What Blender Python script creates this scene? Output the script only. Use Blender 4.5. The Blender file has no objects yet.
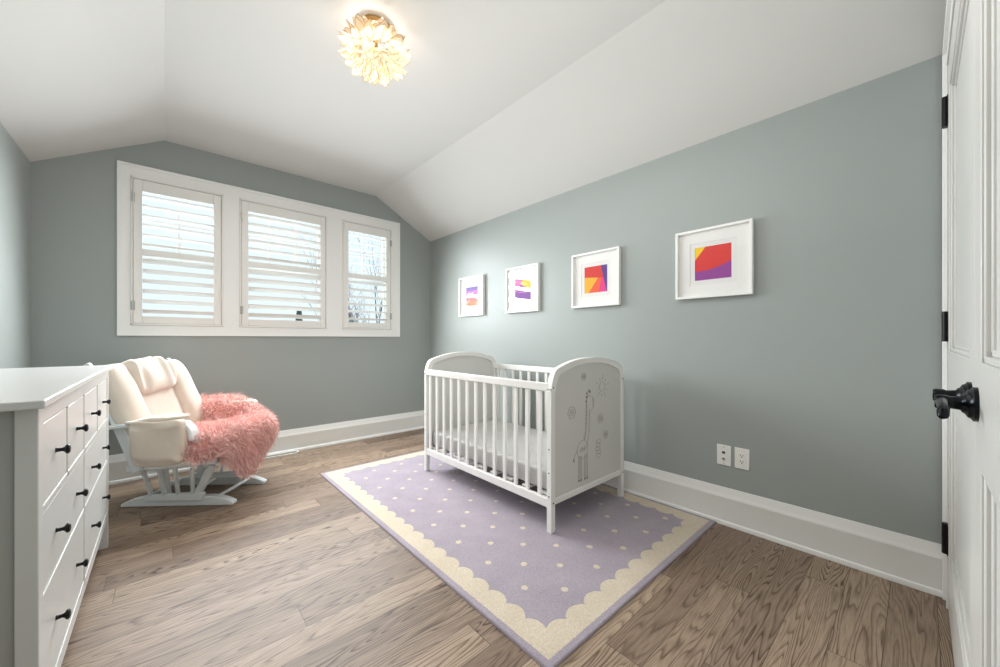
import bpy, bmesh, math, random
from mathutils import Vector, Matrix, noise
random.seed(7)
PI = math.pi
scene = bpy.context.scene
col = scene.collection
R = math.radians

# ------------------------------------------------------------------ helpers
class MB:
    """collects shapes into one mesh object"""
    def __init__(s): s.v = []; s.f = []; s.M = Matrix.Identity(4); s.weld = False
    def add(s, vs, fs):
        n = len(s.v)
        s.v += [tuple(s.M @ Vector(p)) for p in vs]
        s.f += [tuple(i + n for i in f) for f in fs]
        return s
    def box(s, x0, x1, y0, y1, z0, z1):
        x0, x1 = min(x0, x1), max(x0, x1); y0, y1 = min(y0, y1), max(y0, y1); z0, z1 = min(z0, z1), max(z0, z1)
        vs = [(x, y, z) for z in (z0, z1) for y in (y0, y1) for x in (x0, x1)]
        fs = [(0, 2, 3, 1), (4, 5, 7, 6), (0, 1, 5, 4), (2, 6, 7, 3), (0, 4, 6, 2), (1, 3, 7, 5)]
        return s.add(vs, fs)
    def bar(s, a, b, w, t, up=(0, 0, 1)):
        """rectangular bar from a to b, w across, t along up"""
        a, b = Vector(a), Vector(b); d = (b - a).normalized()
        u = Vector(up); sd = d.cross(u).normalized(); u = sd.cross(d).normalized()
        vs = []
        for p in (a, b):
            for i, j in ((-1, -1), (1, -1), (1, 1), (-1, 1)):
                vs.append(p + sd * (i * w / 2) + u * (j * t / 2))
        return s.add(vs, [(0, 3, 2, 1), (4, 5, 6, 7), (0, 1, 5, 4), (1, 2, 6, 5), (2, 3, 7, 6), (3, 0, 4, 7)])
    def prism(s, poly, a, b, axes):
        """poly of 2D points extruded from a to b; axes(p,q,t)->xyz"""
        n = len(poly)
        vs = [axes(p, q, a) for p, q in poly] + [axes(p, q, b) for p, q in poly]
        fs = [tuple(range(n))[::-1], tuple(range(n, 2 * n))]
        for i in range(n):
            j = (i + 1) % n
            fs.append((i, j, n + j, n + i))
        return s.add(vs, fs)
    def tube(s, pts, rad, seg=10, cap=True):
        pts = [Vector(p) for p in pts]; n = len(pts)
        rads = rad if isinstance(rad, (list, tuple)) else [rad] * n
        vs = []; prev = None
        for i, p in enumerate(pts):
            d = (pts[min(i + 1, n - 1)] - pts[max(i - 1, 0)]).normalized()
            if prev is None:
                ref = Vector((0, 0, 1)) if abs(d.z) < .9 else Vector((1, 0, 0))
                sd = d.cross(ref).normalized()
            else:
                sd = (prev - d * prev.dot(d)).normalized()
            prev = sd; up = sd.cross(d)
            for k in range(seg):
                an = 2 * PI * k / seg
                vs.append(p + (sd * math.cos(an) + up * math.sin(an)) * rads[i])
        fs = []
        for i in range(n - 1):
            for k in range(seg):
                k2 = (k + 1) % seg
                fs.append((i * seg + k, i * seg + k2, (i + 1) * seg + k2, (i + 1) * seg + k))
        if cap:
            fs.append(tuple(range(seg))); fs.append(tuple(range((n - 1) * seg, n * seg))[::-1])
        return s.add(vs, fs)
    def lathe(s, prof, c, axis='z', seg=24):
        """prof: list of (r, t) along axis from point c"""
        vs = []; c = Vector(c)
        for r, t in prof:
            for k in range(seg):
                an = 2 * PI * k / seg; p, q = r * math.cos(an), r * math.sin(an)
                o = {'z': (p, q, t), 'x': (t, p, q), 'y': (q, t, p)}[axis]
                vs.append(c + Vector(o))
        fs = []
        for i in range(len(prof) - 1):
            for k in range(seg):
                k2 = (k + 1) % seg
                fs.append((i * seg + k, i * seg + k2, (i + 1) * seg + k2, (i + 1) * seg + k))
        fs.append(tuple(range(seg))[::-1]); n = len(prof)
        fs.append(tuple(range((n - 1) * seg, n * seg)))
        return s.add(vs, fs)
    def pillow(s, c, dim, e=(.45, .45), rot=None, fn=None, nu=40, nv=24):
        """superellipsoid cushion; fn(p) deforms the local point"""
        s.weld = True
        sp = lambda a, k: math.copysign(abs(a) ** k, a)
        rot = rot or Matrix.Identity(3); c = Vector(c)
        vs = []; fs = []
        for j in range(nv + 1):
            ph = -PI / 2 + PI * j / nv
            for i in range(nu):
                th = 2 * PI * i / nu
                p = Vector((dim[0] / 2 * sp(math.cos(ph), e[1]) * sp(math.cos(th), e[0]),
                            dim[1] / 2 * sp(math.cos(ph), e[1]) * sp(math.sin(th), e[0]),
                            dim[2] / 2 * sp(math.sin(ph), e[1])))
                if fn: p = fn(p)
                vs.append(c + rot @ p)
        for j in range(nv):
            for i in range(nu):
                i2 = (i + 1) % nu
                fs.append((j * nu + i, j * nu + i2, (j + 1) * nu + i2, (j + 1) * nu + i))
        return s.add(vs, fs)
    def build(s, name, mat, parent=None, bevel=0, seg=2, smooth=35, subsurf=0):
        me = bpy.data.meshes.new(name)
        me.from_pydata(s.v, [], s.f)
        bm = bmesh.new(); bm.from_mesh(me)
        if s.weld: bmesh.ops.remove_doubles(bm, verts=bm.verts, dist=1e-6)
        bmesh.ops.recalc_face_normals(bm, faces=bm.faces)
        bm.to_mesh(me); bm.free()
        if smooth:
            me.shade_smooth()
            me.set_sharp_from_angle(angle=R(smooth))
        o = bpy.data.objects.new(name, me); col.objects.link(o)
        me.materials.append(mat)
        if parent is not None: o.parent = parent
        if bevel:
            m = o.modifiers.new('bevel', 'BEVEL'); m.width = bevel; m.segments = seg
            m.limit_method = 'ANGLE'; m.angle_limit = R(40); m.harden_normals = False
        if subsurf:
            m = o.modifiers.new('sub', 'SUBSURF'); m.levels = subsurf; m.render_levels = subsurf
        return o

def thing(name, label, cat, loc=(0, 0, 0), rz=0, group=None):
    o = bpy.data.objects.new(name, None); col.objects.link(o)
    o.empty_display_size = .1
    o.location = loc; o.rotation_euler = (0, 0, rz)
    tag(o, label, cat, group); return o
def tag(o, label, cat, group=None):
    o['label'] = label; o['category'] = cat
    if group: o['group'] = group
    return o
def struct(o): o['kind'] = 'structure'; return o
def copy_tree(o, parent=None):
    c = o.copy(); col.objects.link(c)
    if parent is not None: c.parent = parent
    for ch in list(o.children): copy_tree(ch, c)
    return c

# ------------------------------------------------------------------ materials
def srgb(r, g, b):
    f = lambda c: c / 12.92 if c <= .04045 else ((c + .055) / 1.055) ** 2.4
    return (f(r / 255), f(g / 255), f(b / 255), 1)
def base_mat(name):
    m = bpy.data.materials.new(name); m.use_nodes = True
    nt = m.node_tree; return m, nt, nt.nodes['Principled BSDF']
def mat(name, rgb, rough=.5, vary=.03, scale=8, bump=0, bscale=200, metal=0, spec=.5, sheen=0):
    """procedural: colour wanders gently with a noise field, optional fine bump"""
    m, nt, b = base_mat(name); N, L = nt.nodes, nt.links
    tc = N.new('ShaderNodeTexCoord')
    nz = N.new('ShaderNodeTexNoise'); nz.inputs['Scale'].default_value = scale; nz.inputs['Detail'].default_value = 3
    L.new(tc.outputs['Object'], nz.inputs['Vector'])
    mx = N.new('ShaderNodeMix'); mx.data_type = 'RGBA'
    c = srgb(*rgb)
    mx.inputs[6].default_value = tuple(max(0, k * (1 - vary)) for k in c[:3]) + (1,)
    mx.inputs[7].default_value = tuple(min(1, k * (1 + vary)) for k in c[:3]) + (1,)
    L.new(nz.outputs['Fac'], mx.inputs[0]); L.new(mx.outputs[2], b.inputs['Base Color'])
    b.inputs['Roughness'].default_value = rough; b.inputs['Metallic'].default_value = metal
    b.inputs['Specular IOR Level'].default_value = spec
    if sheen:
        b.inputs['Sheen Weight'].default_value = sheen; b.inputs['Sheen Roughness'].default_value = .4
    if bump:
        n2 = N.new('ShaderNodeTexNoise'); n2.inputs['Scale'].default_value = bscale; n2.inputs['Detail'].default_value = 4
        L.new(tc.outputs['Object'], n2.inputs['Vector'])
        bp = N.new('ShaderNodeBump'); bp.inputs['Strength'].default_value = bump; bp.inputs['Distance'].default_value = .002
        L.new(n2.outputs['Fac'], bp.inputs['Height']); L.new(bp.outputs['Normal'], b.inputs['Normal'])
    return m

M = {}
M['wall'] = mat('wall_paint', (160, 166, 163), .42, .015, 2, .06, 260, spec=.4)
M['ceiling'] = mat('ceiling_paint', (212, 211, 208), .8, .01, 2, .05, 200, spec=.2)
M['trim'] = mat('trim_paint', (240, 240, 237), .35, .01, 3)
M['door'] = mat('door_paint', (212, 211, 207), .35, .01, 3)
M['shutter'] = mat('shutter_paint', (238, 236, 231), .4, .01, 3)
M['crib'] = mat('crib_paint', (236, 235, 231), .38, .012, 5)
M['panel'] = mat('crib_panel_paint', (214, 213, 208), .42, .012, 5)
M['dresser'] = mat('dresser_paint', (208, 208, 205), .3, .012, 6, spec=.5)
M['dresser_shaded'] = mat('dresser_paint_shaded', (172, 172, 168), .35, .012, 6)  # same white as the dresser, with the shade on its sides put into the colour
M['black'] = mat('blackened_iron', (22, 23, 25), .38, .1, 30, .1, 300, .6)
M['iron'] = mat('oil_rubbed_iron', (18, 22, 27), .25, .1, 30, 0, 300, .7)
M['glider'] = mat('glider_paint', (226, 231, 232), .35, .012, 5)
M['cream'] = mat('cream_microfibre', (220, 208, 195), .85, .05, 14, .25, 240, spec=.15, sheen=.3)
M['cream2'] = mat('cream_microfibre_side', (213, 200, 186), .85, .05, 14, .25, 240, spec=.15, sheen=.3)
M['print'] = mat('grey_print_ink', (146, 143, 138), .6, .05)
M['print_dark'] = mat('dark_print_ink', (92, 90, 86), .6, .05)
M['chrome'] = mat('hinge_nickel', (190, 190, 186), .3, .03, 20, 0, 100, .8)
M['plate'] = mat('plate_plastic', (240, 240, 236), .3, .01)
M['slot'] = mat('dark_slot', (40, 38, 36), .6, .05)
M['jack'] = mat('grey_jack', (150, 148, 144), .5, .05)
M['gold'] = mat('brushed_gold', (205, 172, 118), .35, .05, 30, 0, 100, .7)
M['mat_board'] = mat('white_mat_board', (240, 239, 236), .8, .01)
M['mat_inner'] = mat('inner_mat_board', (234, 233, 231), .8, .01)
M['frame'] = mat('frame_lacquer', (240, 240, 236), .3, .01)
M['frame_side'] = mat('frame_side_wood', (205, 196, 182), .5, .03)
M['register'] = mat('register_paint', (232, 231, 226), .4, .02)
M['register_slot'] = mat('register_slot', (112, 98, 84), .6, .1, 60)
M['mattress'] = mat('mattress_cover', (198, 197, 195), .45, .12, 9, .8, 30)
M['bark'] = mat('tree_bark', (84, 90, 94), .9, .15, 6)
M['roof'] = mat('roof_shingle', (92, 88, 86), .9, .2, 4, .3, 12)
M['siding'] = mat('house_siding', (176, 182, 180), .8, .05, 2)
M['pine'] = mat('evergreen_needles', (66, 84, 74), .9, .3, 5)
M['snow'] = mat('pale_ground', (205, 210, 210), .9, .04, .5)

def glass_mat(name, ior, tint=(1, 1, 1, 1)):
    m = bpy.data.materials.new(name); m.use_nodes = True
    nt = m.node_tree; N, L = nt.nodes, nt.links; N.clear()
    out = N.new('ShaderNodeOutputMaterial'); mx = N.new('ShaderNodeMixShader')
    tr = N.new('ShaderNodeBsdfTransparent'); tr.inputs[0].default_value = tint
    gl = N.new('ShaderNodeBsdfGlossy'); gl.inputs['Roughness'].default_value = .0
    lw = N.new('ShaderNodeLayerWeight'); lw.inputs[0].default_value = .5
    pw_ = N.new('ShaderNodeMath'); pw_.operation = 'POWER'; L.new(lw.outputs['Facing'], pw_.inputs[0]); pw_.inputs[1].default_value = 5
    fr = N.new('ShaderNodeMapRange'); fr.inputs[3].default_value = ior; fr.inputs[4].default_value = 1; L.new(pw_.outputs[0], fr.inputs[0])
    L.new(fr.outputs[0], mx.inputs[0]); L.new(tr.outputs[0], mx.inputs[1]); L.new(gl.outputs[0], mx.inputs[2])
    L.new(mx.outputs[0], out.inputs[0]); return m
M['pane'] = glass_mat('window_glass', .03, (.93, .97, .98, 1))
M['picture_glass'] = glass_mat('picture_glass', .045)

def floor_material():
    m, nt, b = base_mat('oak_plank_floor'); N, L = nt.nodes, nt.links
    def math_(op, a, c=None, d=None):
        n = N.new('ShaderNodeMath'); n.operation = op
        for i, v in enumerate((a, c, d)):
            if v is None: continue
            if isinstance(v, (int, float)): n.inputs[i].default_value = v
            else: L.new(v, n.inputs[i])
        return n.outputs[0]
    def rnd(v, w, k):
        cb = N.new('ShaderNodeCombineXYZ')
        L.new(v, cb.inputs[0])
        if w is not None: L.new(w, cb.inputs[1])
        cb.inputs[2].default_value = k
        n = N.new('ShaderNodeTexWhiteNoise'); n.noise_dimensions = '3D'; L.new(cb.outputs[0], n.inputs[0]); return n.outputs['Value']
    tc = N.new('ShaderNodeTexCoord'); sp = N.new('ShaderNodeSeparateXYZ'); L.new(tc.outputs['Object'], sp.inputs[0])
    x, y = sp.outputs[0], sp.outputs[1]
    W, LEN = .132, 1.25
    yy = math_('DIVIDE', math_('ADD', y, .05), W)
    row = math_('FLOOR', yy); fy = math_('FRACT', yy)
    off = math_('MULTIPLY', rnd(row, None, 1.7), 7.3)
    xx = math_('DIVIDE', math_('ADD', x, off), LEN)
    colm = math_('FLOOR', xx); fx = math_('FRACT', xx)
    r1 = rnd(row, colm, 3.1); r2 = rnd(row, colm, 9.4); r3 = rnd(row, colm, 5.5)
    # grain: contour lines of noise stretched along the plank, different in each plank
    cb = N.new('ShaderNodeCombineXYZ')
    L.new(math_('ADD', math_('MULTIPLY', x, .95), math_('MULTIPLY', r1, 37)), cb.inputs[0])
    L.new(math_('ADD', math_('MULTIPLY', y, 10.5), math_('MULTIPLY', r2, 53)), cb.inputs[1])
    n1 = N.new('ShaderNodeTexNoise'); n1.inputs['Scale'].default_value = 1.0; n1.inputs['Detail'].default_value = 2.2
    n1.inputs['Roughness'].default_value = .38; n1.inputs['Distortion'].default_value = .15
    L.new(cb.outputs[0], n1.inputs['Vector'])
    rings = math_('FRACT', math_('MULTIPLY', n1.outputs['Fac'], math_('ADD', 20, math_('MULTIPLY', r3, 16))))
    line = math_('POWER', math_('ABSOLUTE', math_('SUBTRACT', math_('MULTIPLY', rings, 2), 1)), 5.0)
    asym = math_('POWER', rings, 3.5)
    grain = math_('MAXIMUM', math_('MULTIPLY', line, .75), math_('MULTIPLY', asym, .75))
    # fine pores
    cb2 = N.new('ShaderNodeCombineXYZ')
    L.new(math_('ADD', math_('MULTIPLY', x, 14), math_('MULTIPLY', r2, 31)), cb2.inputs[0]); L.new(math_('MULTIPLY', y, 330), cb2.inputs[1])
    n2 = N.new('ShaderNodeTexNoise'); n2.inputs['Scale'].default_value = 1; n2.inputs['Detail'].default_value = 3
    L.new(cb2.outputs[0], n2.inputs['Vector'])
    pores = n2.outputs['Fac']
    # where along the plank the figure is strong
    n3 = N.new('ShaderNodeTexNoise'); n3.inputs['Scale'].default_value = 2.1; L.new(cb.outputs[0], n3.inputs['Vector'])
    strength = math_('MULTIPLY', math_('ADD', .75, math_('MULTIPLY', r3, .6)), math_('MULTIPLY', n3.outputs['Fac'], 2.0))
    cr = N.new('ShaderNodeValToRGB'); e = cr.color_ramp.elements
    e[0].color = srgb(124, 104, 88); e[0].position = 0; e[1].color = srgb(171, 150, 129); e[1].position = 1
    k = cr.color_ramp.elements.new(.5); k.color = srgb(150, 130, 112)
    L.new(r1, cr.inputs[0])
    mx = N.new('ShaderNodeMix'); mx.data_type = 'RGBA'; mx.blend_type = 'MULTIPLY'
    L.new(math_('MULTIPLY', grain, strength), mx.inputs[0]); L.new(cr.outputs[0], mx.inputs[6]); mx.inputs[7].default_value = srgb(122, 100, 84)
    mx2 = N.new('ShaderNodeMix'); mx2.data_type = 'RGBA'; mx2.blend_type = 'MULTIPLY'
    mp = N.new('ShaderNodeMapRange'); mp.inputs[1].default_value = .45; mp.inputs[2].default_value = .72; mp.inputs[3].default_value = 0; mp.inputs[4].default_value = .5
    L.new(pores, mp.inputs[0]); L.new(mp.outputs[0], mx2.inputs[0]); L.new(mx.outputs[2], mx2.inputs[6]); mx2.inputs[7].default_value = srgb(150, 132, 116)
    # seams
    ey = math_('MINIMUM', fy, math_('SUBTRACT', 1, fy)); ex = math_('MINIMUM', fx, math_('SUBTRACT', 1, fx))
    seam = math_('MAXIMUM', math_('LESS_THAN', math_('MULTIPLY', ey, W), .0012), math_('LESS_THAN', math_('MULTIPLY', ex, LEN), .0013))
    mx3 = N.new('ShaderNodeMix'); mx3.data_type = 'RGBA'
    L.new(math_('MULTIPLY', seam, .75), mx3.inputs[0]); L.new(mx2.outputs[2], mx3.inputs[6]); mx3.inputs[7].default_value = srgb(66, 54, 44)
    L.new(mx3.outputs[2], b.inputs['Base Color'])
    b.inputs['Roughness'].default_value = .48; b.inputs['Specular IOR Level'].default_value = .35
    bp = N.new('ShaderNodeBump'); bp.inputs['Strength'].default_value = .25; bp.inputs['Distance'].default_value = .0015
    L.new(math_('SUBTRACT', math_('MULTIPLY', pores, .3), math_('ADD', math_('MULTIPLY', grain, .4), seam)), bp.inputs['Height'])
    L.new(bp.outputs[0], b.inputs['Normal'])
    return m
M['floor'] = floor_material()

RX0, RX1, RY0, RY1 = .926, 2.417, .794, 3.178
def rug_material():
    m, nt, b = base_mat('tufted_wool_rug'); N, L = nt.nodes, nt.links
    def ma(op, a, c=None):
        n = N.new('ShaderNodeMath'); n.operation = op
        for i, v in enumerate((a, c)):
            if v is None: continue
            if isinstance(v, (int, float)): n.inputs[i].default_value = v
            else: L.new(v, n.inputs[i])
        return n.outputs[0]
    tc = N.new('ShaderNodeTexCoord')
    wob = N.new('ShaderNodeTexNoise'); wob.inputs['Scale'].default_value = 60; L.new(tc.outputs['Object'], wob.inputs['Vector'])
    wv = N.new('ShaderNodeVectorMath'); wv.operation = 'MULTIPLY_ADD'; L.new(wob.outputs['Color'], wv.inputs[0])
    wv.inputs[1].default_value = (.006, .006, 0); L.new(tc.outputs['Object'], wv.inputs[2])
    sp = N.new('ShaderNodeSeparateXYZ'); L.new(wv.outputs[0], sp.inputs[0])
    x, y = ma('SUBTRACT', sp.outputs[0], .003), ma('SUBTRACT', sp.outputs[1], .003)
    dx = ma('MINIMUM', ma('SUBTRACT', x, RX0), ma('SUBTRACT', RX1, x))
    dy = ma('MINIMUM', ma('SUBTRACT', y, RY0), ma('SUBTRACT', RY1, y))
    def lobe(t, lo, hi, n):
        s = ma('ABSOLUTE', ma('SINE', ma('MULTIPLY', ma('SUBTRACT', t, lo), PI * n / (hi - lo))))
        return ma('ADD', .098, ma('MULTIPLY', ma('POWER', s, .6), .034))
    cx = ma('LESS_THAN', dx, lobe(y, RY0 + .1, RY1 - .1, 20))
    cy = ma('LESS_THAN', dy, lobe(x, RX0 + .1, RX1 - .1, 11))
    dm = ma('MINIMUM', dx, dy)
    cream = ma('MULTIPLY', ma('MAXIMUM', cx, cy), ma('GREATER_THAN', dm, .027))
    # staggered dots
    def dots(ox, oy):
        px, py = .238, .243
        u = ma('MULTIPLY', ma('SUBTRACT', ma('FRACT', ma('ADD', ma('DIVIDE', ma('SUBTRACT', x, ox), px), 10.5)), .5), px)
        v = ma('MULTIPLY', ma('SUBTRACT', ma('FRACT', ma('ADD', ma('DIVIDE', ma('SUBTRACT', y, oy), py), 10.5)), .5), py)
        return ma('LESS_THAN', ma('SQRT', ma('ADD', ma('MULTIPLY', u, u), ma('MULTIPLY', v, v))), .0155)
    dd = ma('MULTIPLY', ma('MAXIMUM', dots(1.154, 1.1295), dots(1.273, 1.008)), ma('GREATER_THAN', dm, .17))
    isC = ma('MAXIMUM', cream, dd)
    # worn lavender with soft streaks
    nz = N.new('ShaderNodeTexNoise'); nz.inputs['Scale'].default_value = 7; nz.inputs['Detail'].default_value = 5; L.new(tc.outputs['Object'], nz.inputs['Vector'])
    lav = N.new('ShaderNodeMix'); lav.data_type = 'RGBA'; L.new(nz.outputs['Fac'], lav.inputs[0])
    lav.inputs[6].default_value = srgb(152, 142, 153); lav.inputs[7].default_value = srgb(174, 164, 173)
    crm = N.new('ShaderNodeMix'); crm.data_type = 'RGBA'; L.new(nz.outputs['Fac'], crm.inputs[0])
    crm.inputs[6].default_value = srgb(197, 182, 161); crm.inputs[7].default_value = srgb(216, 203, 184)
    mx = N.new('ShaderNodeMix'); mx.data_type = 'RGBA'; L.new(isC, mx.inputs[0]); L.new(lav.outputs[2], mx.inputs[6]); L.new(crm.outputs[2], mx.inputs[7])
    # pile speckle
    n2 = N.new('ShaderNodeTexNoise'); n2.inputs['Scale'].default_value = 150; n2.inputs['Detail'].default_value = 5; L.new(tc.outputs['Object'], n2.inputs['Vector'])
    mp = N.new('ShaderNodeMapRange'); mp.inputs[1].default_value = .3; mp.inputs[2].default_value = .7; mp.inputs[3].default_value = .84; mp.inputs[4].default_value = 1.12
    L.new(n2.outputs['Fac'], mp.inputs[0])
    ml = N.new('ShaderNodeMix'); ml.data_type = 'RGBA'; ml.blend_type = 'MULTIPLY'; ml.inputs[0].default_value = 1
    L.new(mx.outputs[2], ml.inputs[6]); cc = N.new('ShaderNodeCombineColor')
    for i in range(3): L.new(mp.outputs[0], cc.inputs[i])
    L.new(cc.outputs[0], ml.inputs[7]); L.new(ml.outputs[2], b.inputs['Base Color'])
    b.inputs['Roughness'].default_value = .95; b.inputs['Specular IOR Level'].default_value = .1
    b.inputs['Sheen Weight'].default_value = .15
    bp = N.new('ShaderNodeBump'); bp.inputs['Strength'].default_value = .6; bp.inputs['Distance'].default_value = .004
    L.new(ma('ADD', n2.outputs['Fac'], ma('MULTIPLY', isC, .5)), bp.inputs['Height']); L.new(bp.outputs[0], b.inputs['Normal'])
    return m
M['rug'] = rug_material()

def petal_material():
    m = bpy.data.materials.new('capiz_petal'); m.use_nodes = True
    nt = m.node_tree; N, L = nt.nodes, nt.links; N.clear()
    out = N.new('ShaderNodeOutputMaterial')
    tc = N.new('ShaderNodeTexCoord'); nz = N.new('ShaderNodeTexNoise'); nz.inputs['Scale'].default_value = 22; L.new(tc.outputs['Object'], nz.inputs['Vector'])
    mx = N.new('ShaderNodeMix'); mx.data_type = 'RGBA'; L.new(nz.outputs['Fac'], mx.inputs[0])
    mx.inputs[6].default_value = srgb(252, 232, 200); mx.inputs[7].default_value = srgb(255, 248, 236)
    d = N.new('ShaderNodeBsdfDiffuse'); t = N.new('ShaderNodeBsdfTranslucent'); g = N.new('ShaderNodeBsdfGlossy'); g.inputs['Roughness'].default_value = .25
    for n in (d, t): L.new(mx.outputs[2], n.inputs[0])
    a = N.new('ShaderNodeMixShader'); a.inputs[0].default_value = .62; L.new(d.outputs[0], a.inputs[1]); L.new(t.outputs[0], a.inputs[2])
    c = N.new('ShaderNodeMixShader'); c.inputs[0].default_value = .07; L.new(a.outputs[0], c.inputs[1]); L.new(g.outputs[0], c.inputs[2])
    em = N.new('ShaderNodeEmission'); L.new(mx.outputs[2], em.inputs[0]); em.inputs[1].default_value = .05
    ad = N.new('ShaderNodeAddShader'); L.new(c.outputs[0], ad.inputs[0]); L.new(em.outputs[0], ad.inputs[1])
    L.new(ad.outputs[0], out.inputs[0]); return m
M['petal'] = petal_material()

def fur_material(name, c0, c1, sc):
    m, nt, b = base_mat(name); N, L = nt.nodes, nt.links
    tc = N.new('ShaderNodeTexCoord'); nz = N.new('ShaderNodeTexNoise'); nz.inputs['Scale'].default_value = sc; nz.inputs['Detail'].default_value = 4
    L.new(tc.outputs['Object'], nz.inputs['Vector'])
    cr = N.new('ShaderNodeValToRGB'); e = cr.color_ramp.elements
    e[0].position = .3; e[0].color = srgb(*c0); e[1].position = .7; e[1].color = srgb(*c1)
    L.new(nz.outputs['Fac'], cr.inputs[0]); L.new(cr.outputs[0], b.inputs['Base Color'])
    b.inputs['Roughness'].default_value = .6; b.inputs['Specular IOR Level'].default_value = .2; b.inputs['Sheen Weight'].default_value = .4
    return m
M['fur'] = fur_material('pink_faux_fur', (230, 166, 156), (248, 214, 206), 80)
M['fur_back'] = fur_material('pink_fur_backing', (212, 142, 132), (230, 166, 156), 30)  # darker than the pile: shadow among the strands put into the colour

# ------------------------------------------------------------------ the room shell
XL, XR, YB, YF = -.675, 2.444, 4.018, -.09
XC0, XC1, ZW, ZC = .003, 1.75, 2.28, 2.665
struct(MB().box(XL - .2, XR + .2, YF - .2, YB + .2, -.1, 0).build('floor', M['floor'], smooth=0))
prof = [(XL - .2, ZW - .113), (XL, ZW), (XC0, ZC), (XC1, ZC), (XR, ZW), (XR + .2, ZW - .11), (XR + .2, 2.9), (XL - .2, 2.9)]
struct(MB().prism(prof, YF - .2, YB + .2, lambda p, q, t: (p, t, q)).build('ceiling', M['ceiling'], smooth=0))
struct(MB().box(XL - .12, XL, YF - .12, YB, 0, 2.28).build('wall_left', M['wall'], smooth=0))
struct(MB().box(XR, XR + .12, YF - .12, YB, 0, 2.28).build('wall_right', M['wall'], smooth=0))
OPEN = [(-.203, .394), (.485, 1.246), (1.369, 1.945)]       # three window openings
OZ0, OZ1 = 1.172, 2.338
wb = MB()
ys = (YB, YB + .18)
ax = lambda p, q, t: (p, t, q)
wb.prism([(XL - .12, 0), (OPEN[0][0], 0), (OPEN[0][0], 2.68), (XC0, 2.68), (XL - .12, 2.22)][:2] + [(OPEN[0][0], ZW + (OPEN[0][0] - XL) / (XC0 - XL) * (ZC - ZW) + .02), (XL - .12, ZW - .05)], ys[0], ys[1], ax)
xe = OPEN[2][1]
wb.prism([(xe, 0), (XR + .12, 0), (XR + .12, ZW - .05), (xe, ZW + (XR - xe) / (XR - XC1) * (ZC - ZW) + .02)], ys[0], ys[1], ax)
wb.box(OPEN[0][0], xe, ys[0], ys[1], 0, OZ0)
zl = ZW + (OPEN[0][0] - XL) / (XC0 - XL) * (ZC - ZW) + .02; zr = ZW + (XR - xe) / (XR - XC1) * (ZC - ZW) + .02
wb.prism([(OPEN[0][0], OZ1), (xe, OZ1), (xe, zr), (XC1, ZC + .02), (XC0, ZC + .02), (OPEN[0][0], zl)], ys[0], ys[1], ax)
wb.box(OPEN[0][1], OPEN[1][0], ys[0], ys[1], OZ0, OZ1); wb.box(OPEN[1][1], OPEN[2][0], ys[0], ys[1], OZ0, OZ1)
struct(wb.build('wall_back', M['wall'], smooth=0))
# front wall with the closet opening for the double doors (X .22 - 2.32, Z 0 - 2.14)
DX0, DX1, DXM, DZ = .20, 2.325, 1.26, 2.165
wf = MB()
fy = (YF - .12, YF)
wf.prism([(XL - .12, 0), (DX0, 0), (DX0, ZC + .02), (XC0, ZC + .02), (XL - .12, ZW - .05)], fy[0], fy[1], ax)
wf.prism([(DX1, 0), (XR + .12, 0), (XR + .12, ZW - .05), (DX1, ZW + (XR - DX1) / (XR - XC1) * (ZC - ZW) + .02)], fy[0], fy[1], ax)
wf.prism([(DX0, DZ), (DX1, DZ), (DX1, ZW + (XR - DX1) / (XR - XC1) * (ZC - ZW) + .02), (XC1, ZC + .02), (DX0, ZC + .02)], fy[0], fy[1], ax)
wf.box(DX0, DX1, YF - .12, YF - .06, 0, DZ)                 # closet back so the opening is never a hole
struct(wf.build('wall_front', M['wall'], smooth=0))

# baseboards (profile: t out of the wall, z up)
BP = [(0, 0), (.026, 0), (.026, .014), (.023, .021), (.017, .025), (.016, .148), (.0175, .153), (.0175, .160), (.014, .168), (.011, .180), (.008, .200), (.005, .2135), (0, .2135)]
def baseboard(name, p0, p1, nrm):
    p0, p1, n = Vector(p0), Vector(p1), Vector(nrm)
    f = lambda p, q, t: tuple(p0.lerp(p1, t) + n * p + Vector((0, 0, q)))
    struct(MB().prism(BP, 0, 1, f).build(name, M['trim'], smooth=25))
baseboard('baseboard_right', (XR, YF, 0), (XR, YB, 0), (-1, 0, 0))
baseboard('baseboard_back', (XL, YB, 0), (XR, YB, 0), (0, -1, 0))
baseboard('baseboard_left', (XL, YF, 0), (XL, YB, 0), (1, 0, 0))
baseboard('baseboard_front', (XL, YF, 0), (DX0 - .1, YF, 0), (0, 1, 0))

# door casing
dc = MB()
def casing_leg(x0, x1, sgn):
    dc.box(x0, x1, YF, YF + .018, 0, DZ + .113)
xa, xb = DX1 + .008, DX1 + .1
dc.box(xa, xb, YF, YF + .013, 0, DZ + .113); dc.box(xb - .022, xb, YF, YF + .024, 0, DZ + .113); dc.box(xa, xa + .012, YF, YF + .016, 0, DZ + .02)
xa2, xb2 = DX0 - .1, DX0 - .008
dc.box(xa2, xb2, YF, YF + .017, 0, DZ + .113); dc.box(xa2, xa2 + .022, YF, YF + .03, 0, DZ + .113)
dc.box(xb2, xa, YF, YF + .013, DZ + .008, DZ + .113); dc.box(xa2, xb, YF, YF + .024, DZ + .091, DZ + .113); dc.box(xb2, xa, YF, YF + .016, DZ + .008, DZ + .02)
struct(dc.build('trim_1', M['trim'], bevel=.002, smooth=0))

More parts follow.
